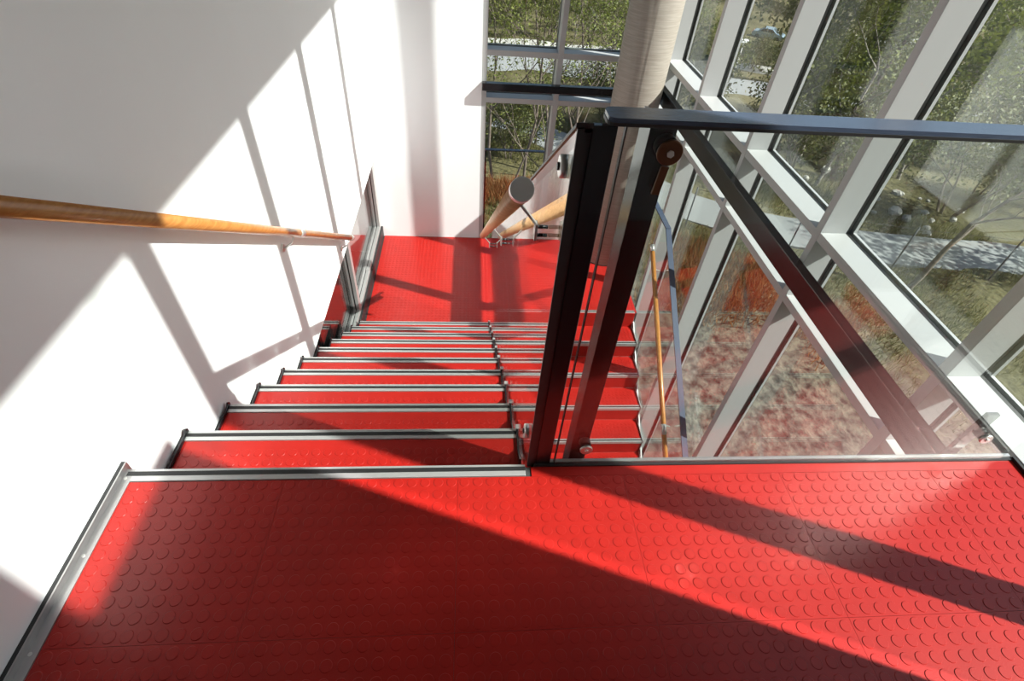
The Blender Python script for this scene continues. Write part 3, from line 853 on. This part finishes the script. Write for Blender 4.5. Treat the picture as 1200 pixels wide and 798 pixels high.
# ------------------------------------------------------------------ far objects
def lamp(az, d, h, label):
    x, y = polar(az, d); z = gz(x, y)
    o = tag(empty('lamp_post', (x, y, z)), label, 'lamp post')
    MB().tube([(x, y, z - 0.3), (x, y, z + h)], [0.05, 0.035], 8).build('pole', 'roof', o)
    MB().box(x - 0.28, x + 0.28, y - 0.15, y + 0.15, z + h, z + h + 0.22, 0.04).build('lamp_head', 'whitesign', o)
    rel(o)
lamp(26.2, 45.5, 2.6, 'pale lamp post with white head below the car')
lamp(37.4, 62, 6.0, 'tall pale lamp post among the birches')

def make_car(x, y, rz):
    z = gz(x, y) + 0.06
    o = tag(empty('car', (0, 0, 0)), 'silver blue saloon car on the far pale road', 'car')
    body = [(-2.1, 0.35), (-2.12, 0.75), (-1.95, 0.92), (-1.35, 0.98), (-0.75, 1.40), (0.45, 1.42), (1.05, 1.0), (1.85, 0.88), (2.1, 0.7), (2.12, 0.35), (1.75, 0.28), (-1.75, 0.28)]
    bm = MB().prism(body, 'y', -0.82, 0.82).build('body', 'carpaint', o)
    bv = bm.modifiers.new('bevel', 'BEVEL'); bv.width = 0.07; bv.segments = 2
    for s_ in (-1, 1):
        MB().prism([(-1.15, 1.0), (-0.72, 1.33), (-0.18, 1.35), (-0.18, 1.0)], 'y', s_ * 0.825, s_ * 0.80).build('side_window', 'carglass', o)
        MB().prism([(-0.10, 1.0), (-0.10, 1.35), (0.40, 1.35), (0.88, 1.0)], 'y', s_ * 0.825, s_ * 0.80).build('side_window', 'carglass', o)
        MB().box(-2.14, -2.09, s_ * 0.55 - 0.18, s_ * 0.55 + 0.18, 0.62, 0.80).build('tail_light', 'redlight', o)
        for wx in (-1.3, 1.3):
            MB().tube([(wx, s_ * 0.66, 0.31), (wx, s_ * 0.84, 0.31)], 0.31, 20).build('wheel', 'tyre', o)
    MB().add([(-1.37, -0.66, 0.985), (-1.37, 0.66, 0.985), (-0.79, 0.60, 1.385), (-0.79, -0.60, 1.385)], [(0, 1, 2, 3)]).build('rear_window', 'carglass', o)
    MB().add([(1.07, -0.66, 1.01), (1.07, 0.66, 1.01), (0.50, 0.60, 1.40), (0.50, -0.60, 1.40)], [(0, 1, 2, 3)]).build('windscreen', 'carglass', o)
    o.location = (x, y, z); o.rotation_euler = (0, 0, rz)
    return o
cxx, cyy = polar(27.8, 86.3)
make_car(cxx, cyy, math.radians(-35))

# overpass at the back and a low pale house on the right
bx, by = polar(15.5, 88)
ov = tag(empty('overpass', (bx, by, -20)), 'grey concrete overpass with pale parapet behind the back window trees', 'bridge')
dv = Vector((1, -0.55, 0)).normalized()
pc = Vector((bx, by, -13.6))
MB().bar(pc - dv * 28, pc + dv * 3, 7.0, 0.9, Vector((0.48, 0.87, 0))).build('deck', 'bridgec', ov)
MB().bar(pc - dv * 28 + Vector((0, -3.3, 0.95)), pc + dv * 3 + Vector((0, -3.3, 0.95)), 0.3, 1.0, Vector((0.48, 0.87, 0))).build('parapet', 'roof', ov)
for t in (-22, -10, 1):
    q = pc + dv * t
    MB().box(q.x - 0.7, q.x + 0.7, q.y - 0.7, q.y + 0.7, gz(q.x, q.y) - 0.5, -14.0).build('pier', 'bridgec', ov)
rel(ov)
hx_, hy_ = polar(38.6, 78)
hz = gz(hx_, hy_)
ho = tag(empty('house', (hx_, hy_, hz)), 'small pale flat roofed house among the far birches', 'house')
MB().box(hx_ - 4, hx_ + 4, hy_ - 3, hy_ + 3, hz - 1, hz + 2.6).build('wall', 'roof', ho)
MB().box(hx_ - 4.4, hx_ + 4.4, hy_ - 3.4, hy_ + 3.4, hz + 2.6, hz + 2.9).build('roof', 'bridgec', ho)
for k in (-2.2, 0.2, 2.4):
    MB().box(hx_ + k - 0.5, hx_ + k + 0.5, hy_ - 3.05, hy_ - 2.98, hz + 0.9, hz + 2.0).build('window', 'carglass', ho)
rel(ho)
